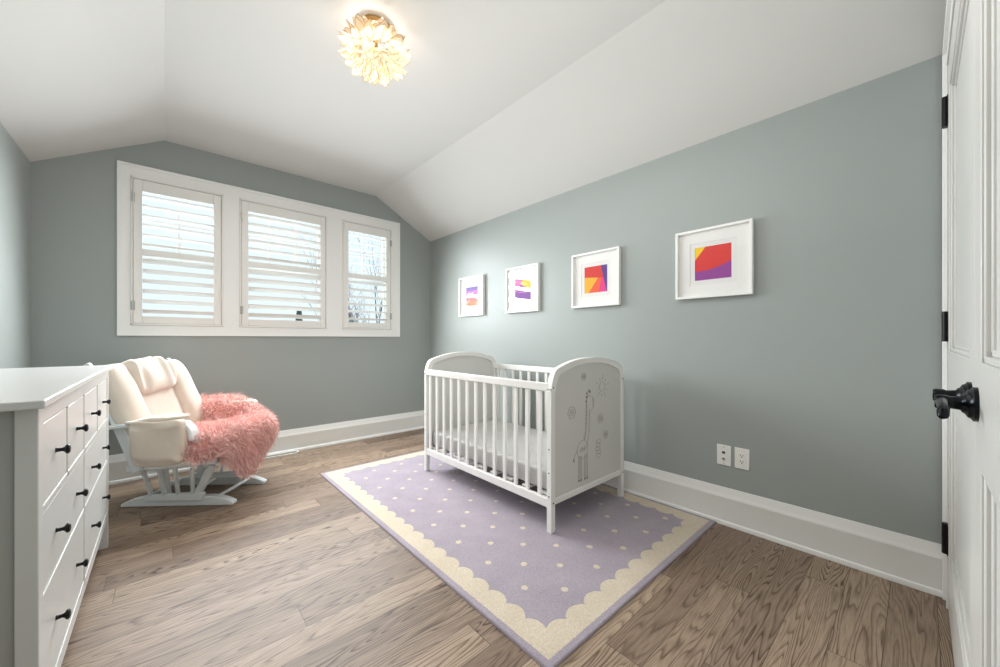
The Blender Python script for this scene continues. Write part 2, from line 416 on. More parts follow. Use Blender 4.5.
def door_leaf(name, x0, x1, hinge_x, lever_x, lever_dir):
    y1 = YF + .012; y0 = y1 - .04
    d = MB(); st = .115
    za, zb, zc_, zd = .012, DZ - .006, .83, 1.035
    d.box(x0, x0 + st, y0, y1, za, zb); d.box(x1 - st, x1, y0, y1, za, zb)
    d.box(x0 + st, x1 - st, y0, y1, za, .24); d.box(x0 + st, x1 - st, y0, y1, zc_, zd); d.box(x0 + st, x1 - st, y0, y1, 2.04, zb)
    o = d.build(name, M['door'], bevel=.002); struct(o)
    for z0, z1 in ((.24, zc_), (zd, 2.04)):
        p = MB()
        a, b = x0 + st, x1 - st
        p.box(a, b, y0 + .01, y1 - .016, z0, z1)
        # moulding: stepped frame, then a raised field
        for k, (w, dy) in enumerate(((.012, .004), (.024, -.006))):
            yy = y1 - .0 + (-.0035 if k == 0 else -.011)
            i0 = 0 if k == 0 else .012
            p.box(a + i0, a + w, y1 - .02, yy, z0 + i0, z1 - i0); p.box(b - w, b - i0, y1 - .02, yy, z0 + i0, z1 - i0)
            p.box(a + i0, b - i0, y1 - .02, yy, z0 + i0, z0 + w); p.box(a + i0, b - i0, y1 - .02, yy, z1 - w, z1 - i0)
        p.build('door_panel', M['door'], o, bevel=.003)
    if hinge_x is not None:
        for z in (.285, 1.13, 1.985):
            h = MB(); s = 1 if hinge_x > x0 + .1 else -1
            h.tube([(hinge_x, y1 + .005, z - .06), (hinge_x, y1 + .005, z + .06)], .0115, 16)
            h.box(hinge_x - .028, hinge_x + .018, y1 - .0, y1 + .003, z - .058, z + .058)
            h.build('hinge', M['black'], o)
    z = .951
    lv = MB()
    lv.lathe([(.034, 0), (.034, .006), (.029, .009), (.027, .013), (.021, .016), (.017, .021)], (lever_x, y1, z), 'y', 28)
    ro = lv.build('door_lever', M['iron'], o)
    g = MB()
    g.lathe([(.0155, .018), (.0135, .024), (.0125, .036), (.0145, .04), (.0145, .052), (.0125, .056)], (lever_x, y1, z), 'y', 20)
    sx = lever_dir
    yl = y1 + .046
    pts = [(lever_x - sx * .004, yl, z), (lever_x + sx * .025, yl, z + .001), (lever_x + sx * .06, yl, z - .001), (lever_x + sx * .082, yl, z - .003),
           (lever_x + sx * .092, yl + .001, z - .008), (lever_x + sx * .095, yl + .001, z - .016), (lever_x + sx * .094, yl, z - .020)]
    g.tube(pts, [.0105, .0095, .0085, .008, .0085, .008, .006], 14)
    g.build('lever_handle', M['iron'], ro)
    return o
door_leaf('door_1', DXM + .0015, DX1 - .003, DX1 - .001, DXM + .068, 1)
door_leaf('door_2', DX0 + .003, DXM - .0015, DX0 + .001, DXM - .068, -1)

# ------------------------------------------------------------------ windows
ct = MB()
WX0, WX1, WZ0, WZ1 = -.262, 2.031, 1.106, 2.418
yo = YB
def cas(x0, x1, z0, z1, t=.014): ct.box(x0, x1, yo - t, yo, z0, z1)
ca, cb_, cz0, cz1, bb = OPEN[0][0] + .012, OPEN[2][1] - .012, OZ0 + .012, OZ1 - .012, .022
cas(WX0 + bb, ca, WZ0 + bb, WZ1 - bb); cas(cb_, WX1 - bb, WZ0 + bb, WZ1 - bb)
cas(ca, cb_, cz1, WZ1 - bb); cas(ca, cb_, WZ0 + bb, cz0)
cas(OPEN[0][1] - .012, OPEN[1][0] + .012, cz0, cz1); cas(OPEN[1][1] - .012, OPEN[2][0] + .012, cz0, cz1)
for b in ((WX0, WX0 + bb, WZ0, WZ1), (WX1 - bb, WX1, WZ0, WZ1), (WX0 + bb, WX1 - bb, WZ1 - bb, WZ1), (WX0 + bb, WX1 - bb, WZ0, WZ0 + bb)): cas(*b, t=.021)
struct(ct.build('trim_2', M['trim'], smooth=0))
for i, (x0, x1) in enumerate(OPEN):
    y0, y1 = YB + .085, YB + .15
    w = MB(); fw = .032
    w.box(x0, x0 + fw, YB, YB + .175, OZ0, OZ1); w.box(x1 - fw, x1, YB, YB + .175, OZ0, OZ1)
    w.box(x0, x1, YB + .02, YB + .175, OZ1 - .02, OZ1); w.box(x0, x1, YB + .02, YB + .175, OZ0, OZ0 + .03)
    wo = w.build('window_%d' % (i + 1), M['trim'], bevel=.002); struct(wo)
    zm = 1.745
    for nm, za, zb, ya, yb in (('upper_sash', zm - .02, OZ1 - .02, y0 + .03, y0 + .055), ('lower_sash', OZ0 + .03, zm + .02, y0, y0 + .025)):
        s = MB(); a, b = x0 + fw, x1 - fw; q = .036
        s.box(a, a + q, ya, yb, za, zb); s.box(b - q, b, ya, yb, za, zb); s.box(a, b, ya, yb, za, za + q); s.box(a, b, ya, yb, zb - q, zb)
        so = s.build(nm, M['trim'], wo, bevel=.002)
        if nm == 'upper_sash':
            mu = MB(); nx = 3 if i == 1 else 2
            for k in range(1, nx):
                xx = a + (b - a) * k / nx; mu.box(xx - .009, xx + .009, ya + .003, yb - .003, za + .03, zb - .03)
            zz = (za + zb) / 2 + .01; mu.box(a + .02, b - .02, ya + .005, yb - .005, zz - .009, zz + .009)
            mu.build('muntins', M['trim'], so, bevel=.002)
        MB().add([(px_, (ya + yb) / 2, pz_) for px_, pz_ in ((a + q - .004, za + q - .004), (b - q + .004, za + q - .004), (b - q + .004, zb - q + .004), (a + q - .004, zb - q + .004))], [(0, 1, 2, 3)]).build('pane', M['pane'], so, smooth=0)

tilts = [(-6, -19), (-13, -26), (5, -13)]
labels = ['white plantation shutter with tilted louvers over the left window', 'wide white plantation shutter over the middle window', 'narrow white plantation shutter on the right window, tree showing through']
cx_open = OPEN
for i, (x0, x1) in enumerate(OPEN):
    a, b = x0 + .013, x1 - .013; za, zb = OZ0 + .014, OZ1 - .014
    t = thing('plantation_shutter', labels[i], 'shutter', ((a + b) / 2, YB - .004, za), 0, 'plantation shutters on the back wall')
    a, b = a - t.location.x, b - t.location.x; H = zb - za
    # fixed outer frame
    f = MB(); ft = .012
    f.box(a, a + ft, -.016, .03, 0, H); f.box(b - ft, b, -.016, .03, 0, H); f.box(a, b, -.016, .03, H - ft, H); f.box(a, b, -.016, .03, 0, ft)
    f.build('outer_frame', M['shutter'], t, bevel=.002)
    p = MB(); g = .003; sw = .05; top = .086; bot = .056
    A, Bx, Z0, Z1 = a + ft + g, b - ft - g, ft + g, H - ft - g
    zmr = 1.752 - za
    p.box(A, A + sw, -.010, .018, Z0, Z1); p.box(Bx - sw, Bx, -.010, .018, Z0, Z1)
    p.box(A + sw, Bx - sw, -.010, .018, Z1 - top, Z1); p.box(A + sw, Bx - sw, -.010, .018, Z0, Z0 + bot); p.box(A + sw, Bx - sw, -.010, .018, zmr - .026, zmr + .026)
    p.build('shutter_panel', M['shutter'], t, bevel=.003)
    for k, (l0, l1) in enumerate(((zmr + .026, Z1 - top), (Z0 + bot, zmr - .026))):
        n = max(1, round((l1 - l0) / .0755)); lo = MB()
        for j in range(n):
            zc2 = l0 + (l1 - l0) * (j + .5) / n; th = R(tilts[i][k])
            poly = []
            for q in range(12):                                  # elliptical blade section
                an = 2 * PI * q / 12; u, v = .041 * math.cos(an), .0052 * math.sin(an)
                poly.append((u * math.cos(th) - v * math.sin(th), u * math.sin(th) + v * math.cos(th)))
            lo.prism([(pp + .004, qq + zc2) for pp, qq in poly], A + sw + .002, Bx - sw - .002, lambda pp, qq, tt: (tt, pp, qq))
        lo.build('louvers', M['shutter'], t, smooth=60)
    hx = a + .013 if i < 2 else b - .013
    for z in (.15, H - .16):
        MB().tube([(hx, -.019, z - .035), (hx, -.019, z + .035)], .0055, 10).box(hx - .012, hx + .012, -.018, -.014, z - .034, z + .034).build('hinge', M['chrome'], t)

# ------------------------------------------------------------------ outside
tag(MB().box(-30, 34, YB + 1.2, 60, -3.2, -3.0).build('ground', M['snow'], smooth=0), 'pale open ground far outside the windows', 'ground')['kind'] = 'structure'
def grow(mb, p, d, L, r, depth, rng):
    n = 4; pts = [p]; rs = [r]; q = p.copy(); dd = d.copy()
    for k in range(n):
        dd = (dd + Vector((rng.uniform(-.16, .16), rng.uniform(-.16, .16), rng.uniform(-.05, .14)))).normalized()
        q = q + dd * (L / n); pts.append(q.copy()); rs.append(r * (1 - .38 * (k + 1) / n))
    mb.tube(pts, rs, 5 if depth < 3 else 4)
    if depth == 0: return
    for k in range(4 if depth > 2 else 3):
        i = rng.randint(1, n) if k else n
        nd = (dd + Vector((rng.uniform(-.6, .6), rng.uniform(-.6, .6), rng.uniform(-.2, .6)))).normalized()
        grow(mb, pts[i], nd, L * rng.uniform(.6, .8), rs[i] * .62, depth - 1, rng)
rng = random.Random(12)
tr = MB(); grow(tr, Vector((5.2, 12.2, -3.0)), Vector((-.02, 0, 1)), 2.7, .12, 5, rng)
tag(tr.build('bare_tree', M['bark'], smooth=60), 'bare leafless tree outside, seen through the right window', 'tree')
h = thing('house', 'distant neighbouring house with dark roof seen low through the right window', 'house', (6.0, 16, -3.0))
MB().box(-4, 4, -2, 2.5, 0, 3.3).build('wall', M['siding'], h, smooth=0)
MB().prism([(-2.5, 3.2), (.2, 4.7), (3.0, 3.2)], -4.4, 4.4, lambda p, q, t: (t, p, q)).build('roof', M['roof'], h, smooth=0)
ev = MB()
for k in range(9):
    z = .3 + k * .42; r0 = 1.35 * (1 - k / 9.3)
    prof = [(r0, 0), (r0 * .55, .25), (.05, .62)]
    ev.lathe(prof, (0, 0, z), 'z', 18)
ev.v = [(x * (1 + .25 * noise.noise(Vector((x * 3, y * 3, z * 3)))), y * (1 + .25 * noise.noise(Vector((x * 3 + 9, y * 3, z * 3)))), z) for x, y, z in ev.v]
e = thing('evergreen_tree', 'small dark evergreen outside, low in the middle window', 'tree', (2.68, 11.0, -3.0)); e.scale = (1, 1, 1.14)
ev.build('foliage', M['pine'], e)
MB().tube([(0, 0, 0), (0, 0, .5)], .1, 10).build('trunk', M['bark'], e)

# ------------------------------------------------------------------ rug
rg = MB(); n = 8
prof = [(0, 0), (0, .007), (.003, .0105), (.008, .012)]
loops = []
vs = []
for ins, z in prof:
    vs.append([(RX0 + ins, RY0 + ins, z), (RX1 - ins, RY0 + ins, z), (RX1 - ins, RY1 - ins, z), (RX0 + ins, RY1 - ins, z)])
flat = [p for l in vs for p in l]; fs = []
for i in range(len(prof) - 1):
    for k in range(4):
        k2 = (k + 1) % 4; fs.append((i * 4 + k, i * 4 + k2, (i + 1) * 4 + k2, (i + 1) * 4 + k))
fs.append((0, 1, 2, 3)[::-1]); q = (len(prof) - 1) * 4; fs.append((q, q + 1, q + 2, q + 3))
rg.add(flat, fs)
tag(rg.build('area_rug', M['rug'], smooth=60), 'lavender area rug with cream scalloped border and dots', 'rug')

# ------------------------------------------------------------------ crib
CX0, CX1, CY0, CY1 = 1.575, 2.336, 1.338, 2.682
RZ = .012
crib = thing('crib', 'white wooden baby crib with animal drawing, standing on the lavender rug', 'crib', ((CX0 + CX1) / 2, (CY0 + CY1) / 2, RZ))
hx, hy = (CX1 - CX0) / 2, (CY1 - CY0) / 2
def arch(x):                       # outline height above rug for the end panels
    u = abs(x) / hx
    z = .955 - .075 * u ** 2.2
    if u > .86: z -= .085 * ((u - .86) / .14) ** 2.4
    return z
def end_panel(yc, outer):
    T = .018
    hi = hx - .003
    outline = [(-hi, .157)] + [(-hi + 2 * hi * i / 48, arch(-hx + 2 * hx * i / 48) - .003) for i in range(49)] + [(hi, .157)]
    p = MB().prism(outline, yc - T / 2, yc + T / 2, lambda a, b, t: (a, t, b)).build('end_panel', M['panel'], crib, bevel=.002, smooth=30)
    # raised rim following the arch and posts
    rim = MB(); w = .032
    N_ = 48; xs = [-hx + 2 * hx * i / N_ for i in range(N_ + 1)]
    top = [(x, arch(x)) for x in xs]; sc = 1 - w / hx
    low = [(x * sc, arch(x) - w * (1 if abs(x) / hx < .86 else 1.0)) for x in xs]
    yA, yB = yc - T / 2 - .008, yc + T / 2 + .008
    rim.prism(top + low[::-1], yA, yB, lambda a, b, t: (a, t, b))
    rim.build('arched_rim', M['crib'], p, smooth=25)
    for sx in (-1, 1):
        MB().box(sx * hx, sx * (hx - .034), yA + .0005, yB - .0005, .155, arch(hx) - .012).build('side_stile', M['crib'], p, bevel=.003)
        l = MB().box(sx * hx, sx * (hx - .034), yc - .017, yc + .017, 0, .155).build('leg', M['crib'], crib, bevel=.003)
    MB().box(-hx + .034, hx - .034, yc - T / 2 - .004, yc + T / 2 + .004, .15, .185).build('bottom_rail', M['crib'], p, bevel=.003)
    for sx in (-1, 1):
        for z in (.80, .165):
            yy = yA if outer < 0 else yB
            MB().lathe([(.005, 0), (.0045, .0015 * outer)], (sx * (hx - .018), yy, z), 'y', 12).build('screw', M['print_dark'], p)
    return p
pn = end_panel(-hy + .017, -1); end_panel(hy - .017, 1)
# drawings on the near end panel
YP = -hy + .017 - .009 - .0006
def stroke(mb, pts, r=.0011):
    mb.tube([(x, YP, z) for x, z in pts], r, 6)
def circle(mb, cx_, cz_, rx, rz, n=22, r=.0011, wob=0, k=5):
    stroke(mb, [(cx_ + (rx * (1 + wob * math.cos(k * 2 * PI * i / n))) * math.cos(2 * PI * i / n), cz_ + (rz * (1 + wob * math.cos(k * 2 * PI * i / n))) * math.sin(2 * PI * i / n)) for i in range(n + 1)], r)
ox = -.0
g1 = MB(); g2 = MB()
# giraffe: body, neck, head, legs, tail
circle(g1, -.085, .405, .052, .055)
for i in range(4): circle(g1, -.105 + .016 * i, .40 + .012 * (i % 2), .008, .010, 10)
stroke(g1, [(-.068, .455), (-.052, .50), (-.047, .60), (-.045, .66)])
stroke(g1, [(-.036, .425), (-.018, .50), (-.014, .60), (-.012, .63)])
stroke(g1, [(-.045, .66), (-.043, .70), (-.028, .718), (-.005, .716), (.022, .708), (.032, .69), (.032, .66), (.022, .64), (.006, .633), (-.012, .63)])
stroke(g1, [(.018, .70), (.026, .672), (.018, .65)])
for i in range(17):
    z = .465 + i * .0125; xx = -.066 + min(1, i / 5) * .018 + i * .0002
    stroke(g2, [(xx - .011, z + .004), (xx + .008, z)], .0019)
    stroke(g1, [(xx + .024, z), (xx + .030, z + .002)], .001)
for (x0, x1, x2) in ((-.128, -.124, -.127), (-.107, -.104, -.106), (-.068, -.064, -.067), (-.046, -.043, -.046)):
    stroke(g1, [(x0 + .004, .37), (x0 + .003, .235)]); stroke(g1, [(x0 + .014, .37), (x0 + .012, .235)])
    circle(g2, x0 + .008, .226, .0045, .0055, 10, .003)
stroke(g1, [(-.135, .41), (-.158, .385), (-.168, .365)]); circle(g2, -.17, .357, .004, .010, 10, .002)
for (x, z) in ((-.04, .738), (-.02, .752), (-.008, .745), (-.045, .715), (-.048, .69)): circle(g2, x, z, .004, .006, 10, .003)
stroke(g1, [(-.034, .716), (-.036, .735)]); stroke(g1, [(-.018, .718), (-.016, .742)])
g1.add(g2.v, g2.f)
gp = g1.build('giraffe_drawing', M['print'], pn); gp['label'] = 'thin grey line drawing of a giraffe'
s = MB(); circle(s, .125, .765, .03, .03)
for i in range(10):
    an = 2 * PI * i / 10 + .2; stroke(s, [(.125 + .043 * math.cos(an), .765 + .043 * math.sin(an)), (.125 + (.062 if i % 2 else .078) * math.cos(an), .765 + (.062 if i % 2 else .078) * math.sin(an))])
so = s.build('sun_drawing', M['print'], pn); so['label'] = 'thin grey drawing of a shining sun'
for (x, z, r_) in ((-.072, .842, .02), (-.19, .64, .034), (.105, .565, .027), (.165, .455, .024)):
    f = MB(); circle(f, x, z, r_, r_, 30, .0012, .12, 6); circle(f, x, z, r_ * .5, r_ * .55, 16, .0012, .1); circle(f, x, z, r_ * .18, r_ * .18, 8)
    f.build('flower_drawing', M['print'], pn)
f = MB()
for k in range(5): circle(f, .08 + .006 * math.sin(k * 2), .335 + k * .022, .024, .013, 16)
f.build('cloud_drawing', M['print'], pn)

nb = 13
def side_rails(x, zt):
    yy0, yy1 = -hy + .03, hy - .03
    MB().box(x - .014, x + .014, yy0, yy1, zt - .045, zt).build('top_rail', M['crib'], crib, bevel=.004)
    MB().box(x - .014, x + .014, yy0, yy1, .135, .185).build('lower_rail', M['crib'], crib, bevel=.004)
    proto = None
    for i in range(nb):
        y = 1.436 + .0978 * i - (CY0 + CY1) / 2
        if proto is None:
            proto = MB().box(-.007, .007, -.0145, .0145, .18, zt - .04).build('bar', M['crib'], crib, bevel=.004); o = proto
        else:
            o = proto.copy(); col.objects.link(o)
        o.location = (x, y, 0)
side_rails(-hx + .016, .822); side_rails(hx - .016, .838)
for sy in (-1, 1):
    for z in (.2, .33, .46, .60)[:3]:
        MB().lathe([(.0045, 0), (.004, -.0015)], (-hx, sy * (hy - .017), z), 'x', 10).build('screw', M['print_dark'], crib)
bs = MB()
bs.box(-hx + .035, hx - .035, -hy + .03, -hy + .055, .165, .195); bs.box(-hx + .035, hx - .035, hy - .055, hy - .03, .165, .195)
for k in range(9):
    y = -hy + .08 + k * (2 * hy - .16) / 8; bs.box(-hx + .032, hx - .032, y - .03, y + .03, .185, .197)
bs.build('mattress_base', M['crib'], crib, bevel=.002)
mtw = lambda p: p + Vector((0, 0, .006 * noise.noise(Vector((p.x * 9, p.y * 7, 1))) + .004 * noise.noise(Vector((p.x * 24, p.y * 22, 4)))))
ms = MB().pillow((0, 0, 0), (2 * hx - .072, 2 * hy - .075, .14), (.09, .28), None, mtw, 72, 28).build('crib_mattress', M['mattress'], None, smooth=50)
ms.location = (crib.location.x, crib.location.y, RZ + .198 + .068)
tag(ms, 'pale grey covered mattress lying inside the white crib', 'mattress')

# ------------------------------------------------------------------ dresser
dr = thing('dresser', 'white eight drawer dresser with black knobs against the left wall', 'dresser', (-.43, 2.10, 0))
OXd, OYd = -.43, 2.10
X0, X1, Y0, Y1 = -.652, -.217, 1.365, 2.84
def D(mb): mb.M = Matrix.Translation((-OXd, -OYd, 0)); return mb
TOP0, TOP1 = .922, .942
D(MB()).box(-.672, -.201, 1.322, 2.866, TOP0, TOP1).build('dresser_top', M['dresser'], dr, bevel=.003)
pw = .045
for x in (X0, X1 - pw):
    for y in (Y0, Y1 - pw):
        xq = x if x == X0 else X1 - .036
        D(MB()).box(xq, xq + .036, y, y + pw, 0, TOP0).build('corner_post', M['dresser'], dr, bevel=.002)
for y, yi in ((Y0, 1), (Y1, -1)):
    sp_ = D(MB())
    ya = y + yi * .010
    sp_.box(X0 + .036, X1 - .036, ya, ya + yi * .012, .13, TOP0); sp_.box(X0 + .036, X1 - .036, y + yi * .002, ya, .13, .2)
    sp_.build('side_panel', M['dresser_shaded'], dr, bevel=.002)
D(MB()).box(X0 + .005, X0 + .015, Y0 + pw, Y1 - pw, .15, TOP0).build('back_panel', M['dresser_shaded'], dr)
D(MB()).box(X0 + .015, X1 - .045, Y0 + pw, Y1 - pw, .17, .182).build('bottom_board', M['dresser_shaded'], dr)
fr = D(MB()); ya, yb = Y0 + pw, Y1 - pw; yc = 2.06
fr.box(X1 - .03, X1 - .001, ya, yb, .876, TOP0); fr.box(X1 - .03, X1 - .001, ya, yb, .148, .19)
for z in (.665, .447): fr.box(X1 - .03, X1 - .001, ya, yb, z - .010, z + .010)
fr.box(X1 - .03, X1 - .001, yc - .009, yc + .009, .17, .9)
for y in ((ya + yc) / 2, (yb + yc) / 2): fr.box(X1 - .03, X1 - .001, y - .008, y + .008, .66, .88)
fr.build('face_frame', M['dresser'], dr, bevel=.0015)
def knob(y, z, par):
    k = D(MB()).lathe([(.0068, 0), (.0055, .003), (.0048, .012), (.007, .016), (.0125, .0195), (.0135, .023), (.011, .026), (.005, .0275)], (X1 - .003, y, z), 'x', 20)
    k.build('knob', M['black'], par)
gp_ = .003
for side, (a, b) in enumerate(((ya, yc - .009), (yc + .009, yb))):
    mid = (a + b) / 2 + (.0 if side == 0 else 0)
    mid = ((ya + yc) / 2, (yb + yc) / 2)[side]
    for (p, q) in ((a, mid - .008), (mid + .008, b)):
        d = D(MB()).box(X1 - .3, X1 - .003, p + gp_, q - gp_, .675 + gp_, .876 - gp_).build('drawer', M['dresser'], dr, bevel=.002)
        knob((p + q) / 2, .777, d)
    for (z0, z1) in ((.457, .655), (.19, .437)):
        d = D(MB()).box(X1 - .3, X1 - .003, a + gp_, b - gp_, z0 + gp_, z1 - gp_).build('drawer', M['dresser'], dr, bevel=.002)
        zk = .5575 if z0 > .4 else .318
        for y in ((a + mid) / 2, (b + mid) / 2): knob(y, zk, d)

# ------------------------------------------------------------------ pictures
def art_material(name, stops):
    """flat colour fields divided by straight or curved edges, in object space (y across, z up, -1..1)"""
    m, nt, b = base_mat(name); N, L = nt.nodes, nt.links
    def ma(op, a, c=None):
        n = N.new('ShaderNodeMath'); n.operation = op
        for i, v in enumerate((a, c)):
            if v is None: continue
            if isinstance(v, (int, float)): n.inputs[i].default_value = v
            else: L.new(v, n.inputs[i])
        return n.outputs[0]
    tc = N.new('ShaderNodeTexCoord'); sp = N.new('ShaderNodeSeparateXYZ'); L.new(tc.outputs['Object'], sp.inputs[0])
    u = ma('MULTIPLY', sp.outputs[1], -10.0); v = ma('MULTIPLY', sp.outputs[2], 10.0)    # u right, v up: -1..1
    cur = None
    for (rgb, A, B, C, Q) in stops:      # a colour where A*u + B*v + Q*u*u > C
        if cur is None:
            n = N.new('ShaderNodeRGB'); n.outputs[0].default_value = srgb(*rgb); cur = n.outputs[0]; continue
        val = ma('ADD', ma('ADD', ma('MULTIPLY', u, A), ma('MULTIPLY', v, B)), ma('MULTIPLY', ma('MULTIPLY', u, u), Q))
        mx = N.new('ShaderNodeMix'); mx.data_type = 'RGBA'; L.new(ma('GREATER_THAN', val, C), mx.inputs[0])
        L.new(cur, mx.inputs[6]); mx.inputs[7].default_value = srgb(*rgb); cur = mx.outputs[2]
    L.new(cur, b.inputs['Base Color']); b.inputs['Roughness'].default_value = .6
    return m
ARTS = [
    [((225, 120, 120),), ((196, 110, 190), 0, 1, .1, 0), ((120, 100, 170), 0, 1, .62, 0), ((235, 130, 90), 0, -1, .5, 0)],
    [((150, 60, 160),), ((245, 190, 40), .6, 1, .35, 0), ((225, 110, 170), -1, .8, .7, 0), ((120, 60, 150), 0, -1, .35, .2)],
    [((238, 92, 40),), ((250, 178, 32), -1.1, .85, -.135, 0), ((226, 42, 128), 1.6, -.35, .75, 0), ((214, 44, 38), .1, 1.0, .12, 0), ((92, 44, 134), 1.6, .4, 1.1, 0)],
    [((222, 46, 38),), ((150, 56, 150), .22, -1, .36, .14), ((250, 208, 0), -1, .8, 1.2, 0)],
]
for a in ARTS:
    a[0] = (a[0][0], 0, 0, 0, 0)
plabels = ['square white framed picture hanging nearest the back corner of the room', 'square white framed picture with pale violet art, second from the back corner',
           'square white framed orange red and yellow abstract above the crib', 'square white framed red purple and yellow abstract nearest the door']
YS = [3.165, 2.407, 1.632, .819]; ZP = 1.533
fpar = None
for i, yc_ in enumerate(YS):
    if fpar is None:
        root = thing('picture_frame', plabels[0], 'picture', (XR, yc_, ZP), 0, 'framed pictures on the long wall'); S = .209
        f = MB(); t0, t1, fw = -.032, -.001, .015
        f.box(t0, t1, -S, -S + fw, -S, S); f.box(t0, t1, S - fw, S, -S, S); f.box(t0, t1, -S + fw, S - fw, -S, -S + fw); f.box(t0, t1, -S + fw, S - fw, S - fw, S)
        f.build('frame', M['frame'], root, bevel=.0015)
        mb_ = MB(); w = .128; I = S - fw
        mb_.box(-.012, -.004, -I, -w, -I, I); mb_.box(-.012, -.004, w, I, -I, I); mb_.box(-.012, -.004, -w, w, -I, -w); mb_.box(-.012, -.004, -w, w, w, I)
        mb_.build('mat_board', M['mat_board'], root)
        mi = MB(); w2 = .1
        mi.box(-.0095, -.0045, -w, -w2, -w, w); mi.box(-.0095, -.0045, w2, w, -w, w); mi.box(-.0095, -.0045, -w2, w2, -w, -w2); mi.box(-.0095, -.0045, -w2, w2, w2, w)
        mi.build('inner_mat', M['mat_inner'], root)
        MB().box(-.0075, -.004, -w2, w2, -w2, w2).build('artwork', art_material('artwork_1', ARTS[0]), root, smooth=0)
        MB().add([(-.018, -I, -I), (-.018, I, -I), (-.018, I, I), (-.018, -I, I)], [(0, 1, 2, 3)]).build('picture_glass', M['picture_glass'], root, smooth=0)
        fpar = root
    else:
        root = copy_tree(fpar); root.location = (XR, yc_, ZP + (.004 if i == 3 else 0)); root['label'] = plabels[i]
        for ch in root.children:
            if ch.name.startswith('artwork'):
                ch.data = ch.data.copy(); ch.data.materials[0] = art_material('artwork_%d' % (i + 1), ARTS[i])

# ------------------------------------------------------------------ outlets, register
def plate(yc_, label, cat):
    t = thing('wall_outlet', label, cat, (XR, yc_, .401))
    MB().box(-.006, 0, -.037, .037, -.059, .059).build('cover_plate', M['plate'], t, bevel=.003)
    return t
t = plate(.760, 'white wall plate with data jacks, left of the power outlet', 'wall plate')
MB().box(-.009, -.004, -.011, .011, .005, .027).build('jack', M['plate'], t, bevel=.001)
MB().box(-.0095, -.008, -.008, .008, .010, .023).build('jack_opening', M['slot'], t)
MB().box(-.009, -.004, -.011, .011, -.03, -.008).build('jack', M['plate'], t, bevel=.001)
MB().lathe([(.007, 0), (.007, -.005), (.003, -.006)], (-.0085, 0, -.019), 'x', 16).build('socket', M['jack'], t)
for z in (-.047, .047): MB().lathe([(.003, 0), (.0025, -.0015)], (-.006, 0, z), 'x', 10).build('screw', M['jack'], t)
t = plate(.668, 'white duplex power outlet on the grey wall, right of the data plate', 'outlet')
MB().box(-.0085, -.004, -.017, .017, -.034, .034).build('receptacle', M['plate'], t, bevel=.001)
for z in (-.017, .017):
    s = MB(); s.box(-.0092, -.008, .005, .0075, z - .001, z + .008); s.box(-.0092, -.008, -.0075, -.005, z - .001, z + .007)
    s.lathe([(.003, 0), (.003, -.001)], (-.0083, 0, z - .007), 'x', 12); s.build('socket_slots', M['slot'], t)
reg = thing('floor_register', 'white metal floor register beside the back baseboard', 'vent', (.805, 3.951, 0))
r = MB(); w, d_ = .15, .040
r.box(-w, w, -d_, -d_ + .014, 0, .012); r.box(-w, w, d_ - .014, d_, 0, .012); r.box(-w, -w + .014, -d_, d_, 0, .012); r.box(w - .014, w, -d_, d_, 0, .012)
r.build('frame', M['register'], reg, bevel=.0015)
r = MB().box(-w + .013, w - .013, -d_ + .013, d_ - .013, 0, .002)
for k in range(14):
    x = -w + .024 + k * (2 * w - .048) / 13; r.box(x - .0025, x + .0025, -d_ + .013, d_ - .013, .001, .0045)
r.build('grille', M['register_slot'], reg)

# ------------------------------------------------------------------ ceiling lamp
LX, LY = .80, 1.842
lamp = thing('ceiling_lamp', 'flower shaped flush ceiling lamp of glowing cream shell petals', 'lamp', (LX, LY, ZC))
MB().lathe([(.075, 0), (.075, -.010), (.065, -.02), (.03, -.026)], (0, 0, 0), 'z', 40).build('canopy', M['gold'], lamp)
MB().lathe([(.012, 0), (.012, -.09), (.02, -.1), (.02, -.12)], (0, 0, -.02), 'z', 16).build('stem', M['gold'], lamp)
pm = MB(); rg_ = random.Random(3)
NP = 150; ge = MB(); c0 = Vector((0, 0, -.128)); ga = PI * (3 - math.sqrt(5))
for i in range(NP):
    tt = (i + .5) / NP; z = -1 + 1.86 * tt                 # from the bottom pole up
    rr = math.sqrt(max(0, 1 - z * z)); an = ga * i
    nrm = Vector((rr * math.cos(an), rr * math.sin(an), z)).normalized()
    tang = Vector((0, 0, 1)) - nrm * nrm.z
    tang = tang.normalized() if tang.length > .05 else Vector((1, 0, 0))
    side = nrm.cross(tang).normalized()
    # petals open outwards, tips away from the lower pole
    side = (side + tang * rg_.uniform(-1.3, 1.3)).normalized()
    out = (nrm * (.95 + rg_.uniform(-.1, .2)) - tang * rg_.uniform(-.5, .5) + side * rg_.uniform(-.45, .45)).normalized()
    flat = out.cross(side).normalized()
    base = c0 + Vector((nrm.x * .112, nrm.y * .112, nrm.z * .068)); ln = rg_.uniform(.052, .07); wd = rg_.uniform(.019, .026)
    P = lambda a, b, h: base + out * (a * ln) + side * (b * wd) + flat * (h * ln)
    vs = [P(-.25, 0, 0), P(.15, -.75, .08), P(.15, 0, -.03), P(.15, .75, .08), P(.55, -1, .12), P(.55, 0, -.02), P(.55, 1, .12), P(.85, -.55, .1), P(.85, 0, .0), P(.85, .55, .1), P(1.05, 0, .04)]
    ge.tube([vs[0], vs[1], vs[4], vs[7], vs[10], vs[9], vs[6], vs[3], vs[0]], .0014, 4, False)
    pm.add(vs, [(0, 2, 1), (0, 3, 2), (1, 2, 5, 4), (2, 3, 6, 5), (4, 5, 8, 7), (5, 6, 9, 8), (7, 8, 10), (8, 9, 10)])
so = pm.build('petal_shade', M['petal'], lamp, smooth=60)
ge.build('gilt_edges', M['gold'], so)

